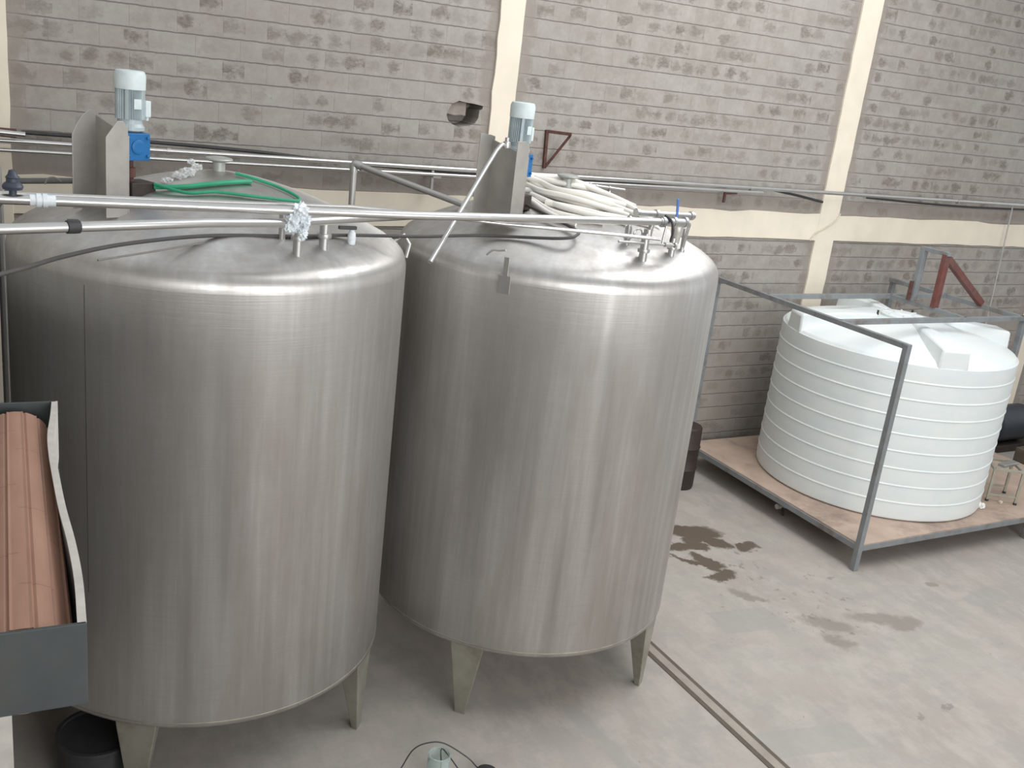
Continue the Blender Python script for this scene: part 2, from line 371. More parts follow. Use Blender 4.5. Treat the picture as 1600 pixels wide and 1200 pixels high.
# ------------------------------------------------------------------ steel tanks
ZT, RT, ZBOT = 3.745, 1.315, .62
def ztop(r): return 4.13-.385*(r/1.22)**1.6 if r < 1.22 else 3.745-(r-1.22)**2*8
def tank(loc, label):
    t = thing('steel_tank', (*loc, 0), label, 'tank', 'stainless steel mixing tanks')
    prof = [(0, .47), (.5, .50), (1.0, .57), (1.24, .60), (1.29, .612), (RT, .635), (RT, .66)]
    for z in (1.2, 1.9, 2.5, 3.1): prof.append((RT, z))
    prof += [(RT, 3.575), (1.312, 3.61), (1.304, 3.645), (1.288, 3.68), (1.262, 3.71), (1.23, 3.733)]
    for r in (1.18, 1.1, 1.0, .9, .8, .7, .6, .5, .4, .3, .2, .1): prof.append((r, ztop(r)))
    prof.append((0, 4.13))
    bm = bm_(); lathe(bm, prof, n=128); build('shell', bm, 'tank', t, smooth=True, ang=50)
    bm = bm_(); lathe(bm, [(RT, .655), (RT+.0025, .658), (RT+.0025, .664), (RT, .667)], n=96)
    build('weld_bead', bm, 'leg', t, smooth=True)
    return t
def tank_leg(t, ang, tw=0):
    """tapering folded-plate leg: wide at the shell, narrow at the foot"""
    a = R(ang); rd = Vector((math.cos(a), math.sin(a), 0)); tg = Vector((-math.sin(a), math.cos(a), 0))
    bm = bm_(); lv = []
    for z, wd, dp, ro in ((.72, .145, .19, RT-.004), (.60, .135, .175, RT-.004), (.02, .045, .055, RT-.012), (0, .045, .055, RT-.012)):
        vs = [bm.verts.new(rd*(ro-dd)+tg*s+Vector((0, 0, z))) for dd, s in ((0, -wd), (0, wd), (dp*.999, wd*.8), (dp, -wd*.8))]
        # hug the curved shell: outer corners pulled in
        for v in vs[:2]:
            v.co -= rd*(ro-math.sqrt(max(ro*ro-wd*wd, 0)))
        lv.append(vs)
    for p, q in zip(lv, lv[1:]):
        for i in range(4): bm.faces.new((p[i], p[(i+1) % 4], q[(i+1) % 4], q[i]))
    bm.faces.new(lv[0]); bm.faces.new(lv[-1][::-1])
    return build('leg', bm, 'leg', t, bevel=.006)
def vent(t, h):
    bm = bm_(); lathe(bm, [(.042, 4.10), (.042, h-.03), (.075, h-.022), (.092, h-.012), (.088, h-.002), (.05, h+.006), (0, h+.008)], n=28)
    return build('vent_cap', bm, simple('vent_grey', (.42, .43, .41), .45, .3), t, smooth=True)
def nozzle(t, x, y, h, r=.027, ferr=.5, top='open', mat='dull'):
    z0 = ztop(math.hypot(x, y))-.02; L = h+.02
    bm = bm_(); f = z0+L*ferr
    prof = [(r, z0), (r, f-.014), (r*1.45, f-.012), (r*1.5, f), (r*1.45, f+.012), (r, f+.014), (r, z0+L), (r*.8, z0+L), (r*.8, z0+L-.03), (0, z0+L-.03)]
    lathe(bm, prof, (x, y, 0), n=20); return build('nozzle', bm, mat, t, smooth=True)
T1 = (1.54, 6.98); T2 = (4.296, 6.945)
t1 = tank(T1, 'tall stainless steel tank on the left, with green hose coiled on its top')
for a in (-122, -40, 50, 140): tank_leg(t1, a)
vent(t1, 4.215)
bm = bm_(); a = R(-136); r0 = Vector((math.cos(a), math.sin(a), 0)); tt = Vector((-r0.y, r0.x, 0)); box(bm, r0*(RT-.001)+Vector((0, 0, 2.55)), (.0035, .0030, 2.0), Matrix((r0, tt, Vector((0, 0, 1)))).transposed()); build('vertical_seam', bm, 'rubber', t1)
nozzle(t1, .24, -1.10, .17, .029, .6); nozzle(t1, .18, -.96, .15, .021, .7); nozzle(t1, .44, -.99, .19, .031, .45)
bm = bm_(); lathe(bm, [(0, 3.74), (.014, 3.74), (.014, 3.80), (.024, 3.81), (.028, 3.85), (.024, 3.885), (.018, 3.89), (.018, 3.905), (0, 3.91)], (.67, -.85, 0), n=16)
tp = build('sampling_tap', bm, 'tape', t1, smooth=True)
bm = bm_(); box(bm, (.635, -.86, 3.918), (.12, .028, .022)); build('tap_handle', bm, 'rubber', tp, bevel=.004)
bm = bm_(); tube(bm, [(1.22, -.2, 3.70), (1.30, -.22, 3.77), (1.345, -.23, 3.70), (1.325, -.23, 3.60)], .016, 10); build('lifting_lug', bm, 'dull', t1, smooth=True)
bm = bm_(); box(bm, (1.18, -.35, 3.775), (.05, .02, .03)); build('rim_clip', bm, 'dark', t1, bevel=.003)
t2 = tank(T2, 'tall stainless steel tank with white hoses heaped on its top, nearer the white tank')
for a in (-136, -54, 40, 130): tank_leg(t2, a)
vent(t2, 4.255)
for x, y, h, r, f in ((.04, -1.10, .19, .03, .4), (.0, -.93, .13, .023, .5), (.37, -1.0, .13, .025, .5), (.56, -.88, .17, .015, .1)): nozzle(t2, x, y, h, r, f)
bm = bm_(); prism(bm, [(-.045, 3.50), (.045, 3.50), (.045, 3.63), (.02, 3.63), (.02, 3.76), (-.02, 3.76), (-.02, 3.63), (-.045, 3.63)], (-.965, -.898, 0), (.66, -.75, 0), (0, 0, 1), (-.75, -.66, 0), .012)
build('name_tag_bracket', bm, 'dull', t2, bevel=.003)
bm = bm_(); tube(bm, smooth_path([(-.965, -.86, 3.80), (-1.0, -.82, 3.79), (-1.03, -.79, 3.785), (-1.06, -.76, 3.745)], 4), .007, 8); build('hook', bm, 'steel', t2, smooth=True)
# ------------------------------------------------------------------ agitators
th = R(25); dv = Vector((-math.cos(th), -math.sin(th), 0)); nv = Vector((math.sin(th), -math.cos(th), 0)); Zv = Vector((0, 0, 1))
def agitator(loc, label, flat):
    t = thing('agitator', loc, label, 'agitator', 'tank top agitators')
    N = Vector((-.045, -.25, 0)); g_, wd = .35, .145; b0, tn, tf = -.10, .475, .50    # heights relative to the mount
    bm = bm_()
    # web, near flange (chamfered top), far flange (rounded or square top)
    prism(bm, [(0, b0), (g_, b0), (g_, tf-.03), (0, tn-.09)], N, -nv, Zv, -dv, .008)
    if flat:
        prism(bm, [(0, b0), (0, tn-.02), (.05, tn+.02), (wd, tn+.02), (wd, b0)], N, dv, Zv, -nv, .008)
        prism(bm, [(-.03, b0), (-.03, tf-.01), (.02, tf), (wd, tf+.01), (wd+.005, b0)], N-nv*g_, dv, Zv, nv, .008)
    else:
        prism(bm, [(0, b0), (0, tn-.05), (.03, tn-.005), (.07, tn-.005), (wd, tn-.10), (wd, b0)], N, dv, Zv, -nv, .008)
        prism(bm, [(-.02, b0), (-.02, tf-.01), (.01, tf), (.04, tf), (.085, tf-.035), (.125, tf-.09), (wd+.01, tf-.15), (wd+.01, b0)], N-nv*g_, dv, Zv, nv, .008)
    build('mounting_bracket', bm, 'plate', t, bevel=.003)
    bm = bm_(); box(bm, (.04, .02, .03), (.17, .17, .11), Matrix.Rotation(th, 3, 'Z')); build('shaft_housing', bm, 'dark', t, bevel=.006)
    bm = bm_(); lathe(bm, [(.022, .07), (.022, .11), (.034, .112), (.034, .17), (.02, .175), (.02, .24)], n=16); build('shaft', bm, 'rust', t, smooth=True)
    gb = bm_(); box(gb, (0, 0, .305), (.17, .17, .165), Matrix.Rotation(th, 3, 'Z'))
    lathe(gb, [(0, 0), (.045, 0), (.045, .012), (.03, .015), (0, .015)], Vector((0, 0, .305))+nv*.08, 24, Matrix((Zv, nv.cross(Zv), nv)).transposed())
    for sx in (-1, 1):
        for sz in (-1, 1):
            p = Vector((0, 0, .305+sz*.055))+Matrix.Rotation(th, 3, 'Z') @ Vector((sx*.065, 0, 0)); lathe(gb, [(0, 0), (.01, 0), (.01, .014), (0, .014)], p+nv*.085, 8, Matrix((Zv, nv.cross(Zv), nv)).transposed())
    o = build('gearbox', gb, 'blue', t, bevel=.014)
    # finned motor body
    bm = bm_(); n = 36; prof = []
    for i in range(n*2):
        a = 2*math.pi*i/(n*2); r = .084 if i % 2 == 0 else .071
        prof.append((r*math.cos(a), r*math.sin(a)))
    prism(bm, prof, (0, 0, .465), (1, 0, 0), (0, 1, 0), Zv, .185)
    lathe(bm, [(0, .388), (.06, .388), (.086, .40), (.086, .42), (.074, .44), (.074, .47), (0, .47)], n=32)
    bx = Matrix.Rotation(th, 3, 'Z')
    for k in range(4):
        box(bm, bx @ Vector((.0+0.076*math.cos(k*math.pi/2+math.pi/4), 0.076*math.sin(k*math.pi/2+math.pi/4), .56)), (.022, .022, .19), Matrix.Rotation(th+k*math.pi/2+math.pi/4, 3, 'Z'))
    mo = build('motor', bm, 'motor', t, bevel=.0015)
    bm = bm_(); lathe(bm, [(.076, .64), (.091, .643), (.093, .725), (.085, .748), (.078, .753), (.03, .755), (.03, .748), (0, .748)], n=32); build('fan_cover', bm, 'cap', mo, smooth=True)
    bm = bm_(); box(bm, bx @ Vector((.10, 0, .53)), (.04, .085, .10), bx); tube(bm, [bx @ Vector((.115, 0, .49)), bx @ Vector((.115, 0, .455))], .012, 10); build('terminal_box', bm, 'cap', mo, bevel=.006)
    bm = bm_(); box(bm, Vector((0, 0, .56))+nv*.081, (.05, .004, .06), bx); build('rating_plate', bm, 'cap', mo)
    return t
agitator((T1[0]-.61, T1[1]-.30, 3.985), 'agitator with grey motor and blue gearbox standing on the left steel tank', False)
agitator((T2[0]-.65, T2[1]-.30, 4.035), 'agitator with grey motor and blue gearbox on the right steel tank, beside the white hoses', True)
# ------------------------------------------------------------------ pipes over the tanks
def pipe(name, pts, r, mat, label, cat='pipe', group=None, sm=False, n=14, **k):
    p = smooth_path(pts, 8) if sm else pts
    bm = bm_(); tube(bm, p, r, n); return tag(build(name, bm, mat, None, smooth=True, origin=pts[0]), label, cat, group)
t = thing('product_pipe', (-.9, 5.58, 4.10), 'thick stainless pipe running across both steel tanks to the valve cluster', 'pipe')
def L(t, *p): return [Vector(q)-t.location for q in p]
bm = bm_(); tube(bm, L(t, (-.9, 5.58, 4.10), (.3, 5.60, 4.10), (2.4, 5.62, 4.095), (4.42, 5.82, 4.085)), .0265, 18); build('pipe_run', bm, 'steel', t, smooth=True)
bm = bm_()
for x in (.33, .36): tube(bm, L(t, (x, 5.6, 4.10), (x+.022, 5.6, 4.10)), .036, 16)
tube(bm, L(t, (.30, 5.6, 4.10), (.42, 5.6, 4.10)), .030, 16); build('taped_joint', bm, 'tape', t, smooth=True)
bm = bm_(); c = Vector((.225, 5.60, 4.12))-t.location
lathe(bm, [(.018, 0), (.018, .025), (.045, .03), (.05, .045), (.042, .06), (.03, .068), (.03, .085), (.034, .09), (.022, .105), (.016, .125), (0, .13)], c, 20)
build('valve_knob', bm, simple('dark_blue_knob', (.04, .05, .075), .45), t, smooth=True)
pipe('return_pipe', [(-.9, 5.1, 4.03), (.15, 5.16, 4.03), (1.16, 5.50, 4.03), (1.62, 5.63, 4.02), (2.62, 6.08, 4.02)], .026, 'steel', 'second stainless pipe just below the thick one, rising over the left tank')
bm = bm_(); lathe(bm, [(.0265, -.035), (.033, -.03), (.034, 0), (.033, .03), (.0265, .035)], (.47, 5.27, 4.03), 18, Matrix((Vector((0, 0, 1)), Vector((-.32, .95, 0)), Vector((.95, .32, 0)))).transposed()); box(bm, (.47, 5.27, 4.055), (.05, .035, .02))
tag(build('pipe_clamp', bm, 'rubber', None, smooth=True, origin=(.47, 5.27, 4.03)), 'black rubber clamp around the lower stainless pipe', 'clamp')
pipe('sampling_pipe', [(-.6, 5.77, 4.10), (.31, 5.78, 4.10), (1.2, 5.78, 4.10), (2.09, 5.82, 4.10), (2.45, 5.78, 4.085), (3.11, 5.72, 4.045), (4.05, 5.69, 4.0), (4.27, 5.58, 4.0)], .0125, 'steel', 'thin stainless pipe passing under the thick pipe towards the valves', n=12)
# crossing pipes between the tanks
t = thing('leaning_pipe', (2.9, 8.1, 3.66), 'dull grey pipe leaning from an upright elbow behind the left tank to the right tank', 'pipe')
bm = bm_(); tube(bm, L(t, (2.9, 8.1, 0), (2.9, 8.1, 4.06)), .028, 12); build('upright', bm, 'dull', t, smooth=True)
bm = bm_(); tube(bm, L(t, *smooth_path([(2.9, 8.1, 4.04), (2.905, 8.095, 4.105), (2.96, 8.04, 4.09)], 5)), .035, 14); build('elbow', bm, 'dull', t, smooth=True)
bm = bm_(); tube(bm, L(t, (2.93, 8.07, 4.10), (3.46, 7.10, 3.955)), .026, 12); build('slanting_pipe', bm, 'dull', t, smooth=True)
t = thing('bent_pipe', (2.54, 5.60, 3.81), 'shiny bent pipe slanting down from the right agitator bracket across the other pipes', 'pipe')
bm = bm_(); tube(bm, L(t, *(smooth_path([(3.37, 6.33, 4.485), (3.33, 6.31, 4.50), (3.27, 6.27, 4.46)], 4) + [(3.14, 6.15, 4.35), (2.54, 5.60, 3.81)])), .0155, 12); build('pipe_run', bm, 'steel', t, smooth=True)
bm = bm_(); lathe(bm, [(0, -.02), (.026, -.02), (.028, 0), (.026, .02), (.016, .025), (.016, .05), (0, .05)], Vector((3.38, 6.335, 4.50))-t.location, 12); build('union_nut', bm, 'dull', t, smooth=True)
# hoses
pipe('black_hose', [(-.5, 4.5, 3.80), (.14, 4.95, 3.865), (.44, 5.38, 3.86), (.79, 5.74, 3.86), (1.28, 6.0, 3.865), (1.8, 6.03, 3.87), (2.2, 6.17, 3.86), (2.75, 6.25, 3.85), (3.29, 6.41, 3.84), (3.75, 6.08, 3.895), (3.90, 6.08, 3.925), (3.93, 6.17, 3.95), (3.84, 6.37, 4.0), (3.74, 6.60, 4.05)], .0115, simple('dark_grey_hose', (.06, .058, .056), .5), 'dark hose sagging across both tank tops and looping back at the right tank', 'hose', sm=True, n=10)
pipe('grey_hose', [(.62, 5.62, 3.79), (.95, 5.84, 3.80), (1.30, 6.0, 3.83), (1.62, 6.06, 3.85)], .006, 'greyhose', 'thin grey tube lying beside the dark hose on the left tank rim', 'hose', sm=True, n=8)
def gz(x, y, h=.018): return (T1[0]+x, T1[1]+y, ztop(math.hypot(x, y))+h)
pipe('green_hose', [gz(-.47, -.34, .05), gz(-.30, -.47), gz(-.12, -.49), gz(.12, -.53), gz(.34, -.50), gz(.43, -.45), gz(.43, -.36), gz(.32, -.26), gz(.18, -.19), gz(.08, -.14)], .0105, 'green', 'green garden hose coiled on top of the left steel tank', 'hose', sm=True, n=10)
pipe('green_hose', [gz(-.47, -.33, .03), gz(-.30, -.375), gz(-.15, -.37), gz(0, -.335), gz(.1, -.30), gz(.15, -.285)], .0155, 'green', 'thicker middle run of green hose inside the coil on the left tank', 'hose', sm=True, n=10)
# white hoses heaped on the right tank
def wz(x, y, h=.02): return (T2[0]+x, T2[1]+y, ztop(math.hypot(x, y))+h)
hoses = [((-.21, .15, .10), (-.1, .02, .07), (.08, -.03, .05), (.33, -.07, .05), (.48, -.30, .05)),
         ((-.29, .08, .09), (-.24, -.05, .05), (-.13, -.15, .035), (.04, -.24, .04), (.36, -.33, .04)),
         ((-.40, .03, .05), (-.30, -.10, .03), (-.2, -.27, .02), (-.06, -.42, .02), (.25, -.46, .02)),
         ((-.33, .15, .08), (-.33, -.14, .06), (-.22, -.32, .06), (-.05, -.45, .05), (.26, -.53, .02)),
         ((-.42, -.18, .02), (-.39, -.46, .02), (-.24, -.61, .02), (-.07, -.69, .02)),
         ((-.38, -.10, .03), (-.30, -.38, .02), (-.16, -.54, .02), (.04, -.63, .02)),
         ((-.44, -.22, .02), (-.44, -.41, .02), (-.40, -.55, .02), (-.30, -.68, .02)),
         ((-.17, .20, .10), (.02, .06, .08), (.18, -.06, .06), (.36, -.18, .05), (.50, -.36, .03)),
         ((-.33, .09, .13), (-.26, -.0, .09), (-.22, -.19, .07), (-.08, -.33, .07), (.16, -.45, .05)),
         ((-.34, .20, .12), (-.15, .16, .11), (.13, .10, .08), (.35, -.04, .05), (.55, -.26, .02))]
hoses += [((.10, -.28, .02), (.28, -.40, .02), (.45, -.50, .03), (.58, -.56, .05)), ((-.05, -.56, .02), (.15, -.60, .02), (.34, -.62, .02), (.46, -.62, .03)), ((-.36, -.30, .02), (-.22, -.44, .02), (-.04, -.56, .02), (.15, -.68, .02))]
hl = ['hindmost white hose behind the vent cap on the right tank', 'white hose of the heap passing just behind the vent cap stem', 'white hose in the back half of the heap on the right tank', 'white hose across the middle of the heap on the right tank',
      'white hose lying low in the heap beside the black housing', 'white hose in the front half of the heap on the right tank', 'front white hose of the heap, nearest the thick pipe', 'white hose looping over the top of the heap behind the valves', 'white hose lying on top in front of the vent cap', 'outermost white hose at the back of the heap, its end sticking up',
      'short white hose end near the valves at the right of the heap', 'short white hose lying just behind the thick pipe, left of the valves', 'white hose at the front left of the heap beside the black housing']
for h_, lb in zip(hoses, hl):
    pipe('white_hose', [wz(*q) for q in h_], .023, 'white_hose', lb, 'hose', 'white hoses heaped on the right tank', sm=True, n=12)
# scrap of clear film on the left dome
def crumple(bm, c, r, seed, sq=(1, 1, .6)):
    rnd = random.Random(seed); v = bmesh.ops.create_icosphere(bm, subdivisions=3, radius=r, matrix=Matrix.Translation(c))['verts']
    for q in v:
        d = q.co-Vector(c); k = rnd.uniform(.55, 1.2); q.co = Vector(c)+Vector((d.x*k*sq[0], d.y*k*sq[1], d.z*k*sq[2]))
bm = bm_()
for i, (x, y, r, h) in enumerate(((-.23, -.14, .05, .03), (-.17, -.11, .04, .05), (-.29, -.16, .045, .02), (-.37, -.20, .04, .01), (-.20, -.1, .03, .085))): crumple(bm, gz(x, y, h), r, i)
tag(build('plastic_film', bm, 'film', origin=gz(-.23, -.14, 0)), 'crumpled clear plastic film on the left tank beside its vent cap', 'plastic film')
# white-blue plastic tied around the pipes above the left nozzles
bm = bm_(); rnd = random.Random(3)
for i, (x, y, z, r) in enumerate(((1.70, 5.60, 4.10, .048), (1.66, 5.62, 4.05, .045), (1.735, 5.62, 4.045, .04), (1.68, 5.66, 4.0, .045), (1.74, 5.68, 3.99, .035), (1.64, 5.62, 4.0, .03), (1.72, 5.60, 3.96, .03))): crumple(bm, (x, y, z), r, 20+i, (1, 1, 1.1))
tag(build('plastic_wrap', bm, 'tape', origin=(1.7, 5.6, 4.05)), 'bluish white plastic wrapped around the two pipes over the left tank', 'plastic wrap')
# ------------------------------------------------------------------ valve cluster on the right tank
vc = thing('valve_cluster', (4.6, 5.9, 3.86), 'cluster of stainless valves and stubs at the front of the right tank top', 'valve')
def Lv(*p): return L(vc, *p)
bm = bm_(); tube(bm, Lv((4.40, 6.10, 4.10), (4.98, 6.14, 4.09)), .025, 16)
for q in (4.41, 4.60, 4.95): tube(bm, Lv((q-.01, 6.10+(q-4.40)*.07, 4.10-(q-4.40)*.017), (q+.012, 6.101+(q-4.40)*.07, 4.10-(q-4.40)*.017)), .035, 16)
build('upper_header', bm, 'steel', vc, smooth=True)
bm = bm_(); tube(bm, Lv((4.32, 6.06, 4.06), (4.52, 6.08, 4.055)), .017, 12); tube(bm, Lv((4.315, 6.06, 4.06), (4.33, 6.06, 4.06)), .025, 12); build('side_stub', bm, 'dull', vc, smooth=True)
bm = bm_(); tube(bm, Lv((4.42, 5.82, 4.085), (4.68, 5.85, 4.08)), .031, 16)
for q in (4.44, 4.55, 4.66): tube(bm, Lv((q, 5.823+(q-4.42)*.12, 4.084), (q+.02, 5.825+(q-4.42)*.12, 4.084)), .04, 16)
build('end_valve', bm, 'steel', vc, smooth=True)
bm = bm_(); tube(bm, Lv(*smooth_path([(4.475, 5.84, 4.13), (4.50, 5.79, 4.10), (4.502, 5.755, 4.03), (4.49, 5.75, 3.955)], 5)), .010, 8); build('black_lever', bm, 'rubber', vc, smooth=True)
bm = bm_(); box(bm, Lv((4.60, 5.87, 4.175))[0], (.02, .012, .15), Matrix.Rotation(R(-6), 3, 'Y')); build('blue_lever', bm, 'bluehandle', vc, bevel=.004)
bm = bm_(); tube(bm, Lv((4.35, 5.846, 3.97), (4.37, 5.83, 4.09)), .019, 12); lathe(bm, [(.015, -.03), (.032, -.025), (.032, .025), (.015, .03)], Lv((4.35, 5.846, 4.0))[0], 14); build('front_riser', bm, 'dull', vc, smooth=True)
bm = bm_(); lathe(bm, [(.02, -.09), (.03, -.08), (.034, -.04), (.045, .0), (.048, .05), (.036, .07), (.028, .10)], Lv((4.69, 5.95, 3.99))[0], 16); build('check_valve', bm, simple('pale_valve', (.55, .54, .5), .4, .4), vc, smooth=True)
bm = bm_(); tube(bm, Lv(*smooth_path([(4.68, 5.86, 4.06), (4.78, 5.93, 4.06), (4.83, 6.0, 4.0)], 5)+[Vector((4.858, 6.06, 3.86))]), .012, 10); build('drop_tube', bm, 'dull', vc, smooth=True)
bm = bm_(); tube(bm, Lv((4.30, 6.02, 3.99), (4.31, 6.03, 4.06)), .015, 12); lathe(bm, [(0, -.02), (.026, -.018), (.026, .018), (0, .02)], Lv((4.30, 6.02, 3.985))[0], 12); build('rear_riser', bm, 'dull', vc, smooth=True)
bm = bm_(); tube(bm, Lv((4.10, 5.84, 3.93), (4.60, 5.82, 3.915)), .009, 10); tube(bm, Lv((4.50, 5.825, 3.918), (4.56, 5.825, 3.916)), .018, 10); tube(bm, Lv((4.585, 5.82, 3.916), (4.60, 5.82, 3.916)), .02, 10); build('drain_tube', bm, 'dull', vc, smooth=True)
bm = bm_(); tube(bm, Lv((4.47, 5.80, 4.06), (4.455, 5.80, 3.93)), .009, 10); build('link_rod', bm, 'steel', vc, smooth=True)
bm = bm_()
tube(bm, Lv(*[Vector((4.34+.035*math.cos(a), 5.95, 3.97+.035*math.sin(a))) for a in [i*math.pi/8 for i in range(17)]]), .006, 8)
build('chain_ring', bm, 'steel', vc, smooth=True)
# small stand of thin tube behind the hoses
st = thing('tube_stand', (5.4, 7.9, 3.7), 'thin tubular stand with a short cross tube behind the right tank', 'stand')
bm = bm_(); tube(bm, L(st, (5.56, 8.55, .0), (5.56, 8.55, 4.02)), .014, 10); build('post', bm, 'steel', st, smooth=True)
bm = bm_(); tube(bm, L(st, (5.80, 8.55, .0), (5.80, 8.55, 4.00)), .014, 10); build('post', bm, 'steel', st, smooth=True)
bm = bm_(); tube(bm, L(st, (5.45, 8.55, 4.0), (5.98, 8.55, 3.965)), .019, 12)
for q in (5.5, 5.62, 5.78): tube(bm, L(st, (q, 8.55, 3.998-(q-5.45)*.066), (q+.02, 8.55, 3.996-(q-5.45)*.066)), .027, 12)
build('cross_tube', bm, 'steel', st, smooth=True)
# ------------------------------------------------------------------ pipes and cables on the back wall
t = thing('wall_pipe', (.2, 10.2, 3.89), 'long stainless pipe along the whole back wall just above the cream beam', 'pipe')
bm = bm_(); tube(bm, L(t, (-2.4, 10.18, 3.885), (20, 10.18, 3.90)), .026, 12); build('pipe_run', bm, 'steel', t, smooth=True)
for x in (1.75, 5.1, 9.1, 13.2):
    bm = bm_(); tube(bm, L(t, (x, 10.18, 3.887), (x+.035, 10.18, 3.887)), .034, 12); tube(bm, L(t, (x+.017, 10.18, 3.887), (x+.017, W+.01, 3.887)), .01, 8); build('pipe_clip', bm, 'dull', t, smooth=True)
pipe('lower_wall_pipe', [(-2.4, 10.14, 3.80), (3, 10.14, 3.815), (9.3, 10.14, 3.845)], .019, 'steel', 'thinner stainless pipe running just below the long wall pipe')
pipe('wall_cable', [(.5, 10.28, 3.96), (1.65, 10.28, 3.95), (2.65, 10.27, 3.925), (3.7, 10.27, 3.87), (5.5, 10.27, 3.84), (7.5, 10.27, 3.86), (9.2, 10.27, 3.89), (9.9, 10.27, 3.84), (10.56, 10.29, 3.75)], .018, 'rubber', 'black cable hanging along the wall pipe and drooping before the right cream post', 'cable', sm=True)
pipe('wall_cable', [(11.4, 10.28, 3.85), (13, 10.28, 3.81), (14.4, 10.28, 3.81), (16.5, 10.28, 3.84)], .016, 'rubber', 'black cable sagging under the wall pipe at the far right', 'cable', sm=True)
pipe('beam_cable', [(10.97, 10.30, 3.60), (10.93, 10.305, 3.52), (10.80, 10.31, 3.42), (10.58, 10.31, 3.31), (10.49, 10.31, 3.20)], .008, 'twine', 'thin pale cable curving down over the cream beam', 'cable', sm=True, n=8)
pipe('support_wire', [(14.59, 10.22, 3.88), (14.68, 10.22, 2.3), (14.72, 10.22, 1.2)], .012, simple('galvanised', (.6, .6, .58), .4, .5), 'thin pale conduit hanging down the wall at the far right', 'wire', n=8)
bm = bm_(); bar(bm, (4.56, 10.2, 3.86), (4.56, 10.2, 3.60), .03); bar(bm, (4.56, 10.2, 3.80), (4.56, 10.36, 3.80), .03); box(bm, (4.60, 10.17, 3.80), (.10, .03, .04))
tag(build('pipe_hanger', bm, 'dull', bevel=.003, origin=(4.56, 10.2, 3.8)), 'steel hanger holding the wall pipes left of the right agitator', 'bracket')
bm = bm_(); bar(bm, (8.72, 10.2, 3.84), (8.72, 10.2, 3.68), .03); bar(bm, (8.72, 10.2, 3.80), (9.05, 10.36, 3.80), .03)
tag(build('pipe_hanger', bm, 'rust', bevel=.003, origin=(8.72, 10.2, 3.8)), 'rusty hanger under the wall pipe near the right cream post', 'bracket')
t = thing('triangular_bracket', (6.03, 10.33, 4.1), 'rusty triangular angle-iron bracket on the blocks right of the right agitator', 'bracket')
bm = bm_(); bar(bm, *L(t, (6.02, 10.33, 4.39), (6.04, 10.33, 3.95)), .035); build('upright', bm, 'rust', t, bevel=.003)
bm = bm_(); bar(bm, *L(t, (6.02, 10.33, 4.375), (6.25, 10.15, 4.375)), .035); build('arm', bm, 'rust', t, bevel=.003)
bm = bm_(); bar(bm, *L(t, (6.24, 10.16, 4.36), (6.05, 10.32, 3.97)), .03); build('brace', bm, 'rust', t, bevel=.003)
# valve clutter at the left post
t = thing('wall_valve', (.15, 10.05, 3.95), 'rusty valve with dark wheel beside the left cream post', 'valve')
bm = bm_(); tube(bm, L(t, (-.2, 10.1, 3.98), (.45, 10.1, 3.965)), .04, 12); build('valve_body', bm, 'rust', t, smooth=True)
bm = bm_(); lathe(bm, [(0, -.04), (.11, -.035), (.12, 0), (.11, .035), (0, .04)], L(t, (.06, 10.0, 3.80))[0], 20, Matrix.Rotation(R(90), 3, 'X')); build('hand_wheel', bm, 'dark', t, smooth=True)
bm = bm_(); tube(bm, L(t, (.28, 10.08, 3.97), (.52, 10.08, 3.96)), .028, 12); build('coupling', bm, 'steel', t, smooth=True)
pipe('steel_conduit', [(.17, 9.3, 3.86), (.24, 9.3, 3.74), (.27, 9.3, 3.4), (.27, 9.3, 0)], .03, 'dull', 'dull bent conduit coming down by the left cream post', 'pipe', sm=True)
pipe('grey_angle_pipe', [(.10, 7.45, 3.60), (.30, 7.60, 3.87), (.34, 7.60, 3.905), (.80, 7.50, 3.945)], .02, simple('dark_tube', (.12, .12, .12), .5), 'dark grey bent tube at the left rim of the left tank', 'pipe')
pipe('loop_wire', smooth_path([(.455, 6.85, 4.0), (.47, 6.85, 4.035), (.51, 6.85, 4.045), (.55, 6.85, 4.02)], 4), .005, 'greyhose', 'small wire loop standing above the thin pipe at the left', 'wire', n=8)
pipe('beige_cord', [(-.06, 4.3, 4.02), (.0, 4.4, 3.965), (.055, 4.5, 3.93), (.085, 4.55, 3.855)], .006, 'twine', 'beige cord hanging at the left edge by the dark hose', 'cord', sm=True, n=8)
pipe('black_downpipe', [(.10, 7.3, 3.55), (.10, 7.3, 1.5), (.10, 7.3, 0)], .05, 'rubber', 'black vertical pipe at the left edge beside the left tank', 'pipe')
# ------------------------------------------------------------------ box with the brown roll, lower left
bt = thing('metal_box', (.085, 2.62, 3.42), 'dark grey open metal box with wavy pale rim, holding the brown roll', 'box', rz=R(-2.1))
HW, LN, HT = .165, 1.84, .26      # half width, length, height below the rim
bm = bm_(); box(bm, (-.12, 0, -HT/2), (2*HW+.24, .012, HT)); build('front_panel', bm, 'boxgrey', bt, bevel=.002)
bm = bm_(); box(bm, (-.12, LN, -HT/2), (2*HW+.24, .012, HT)); build('back_panel', bm, 'boxgrey', bt, bevel=.002)
bm = bm_(); box(bm, (-.12, LN/2, -HT+.006), (2*HW+.24, LN, .012)); build('base_panel', bm, 'boxgrey', bt)
bm = bm_(); box(bm, (-HW-.24, LN/2, -HT/2), (.012, LN, HT)); build('side_panel', bm, 'boxgrey', bt)
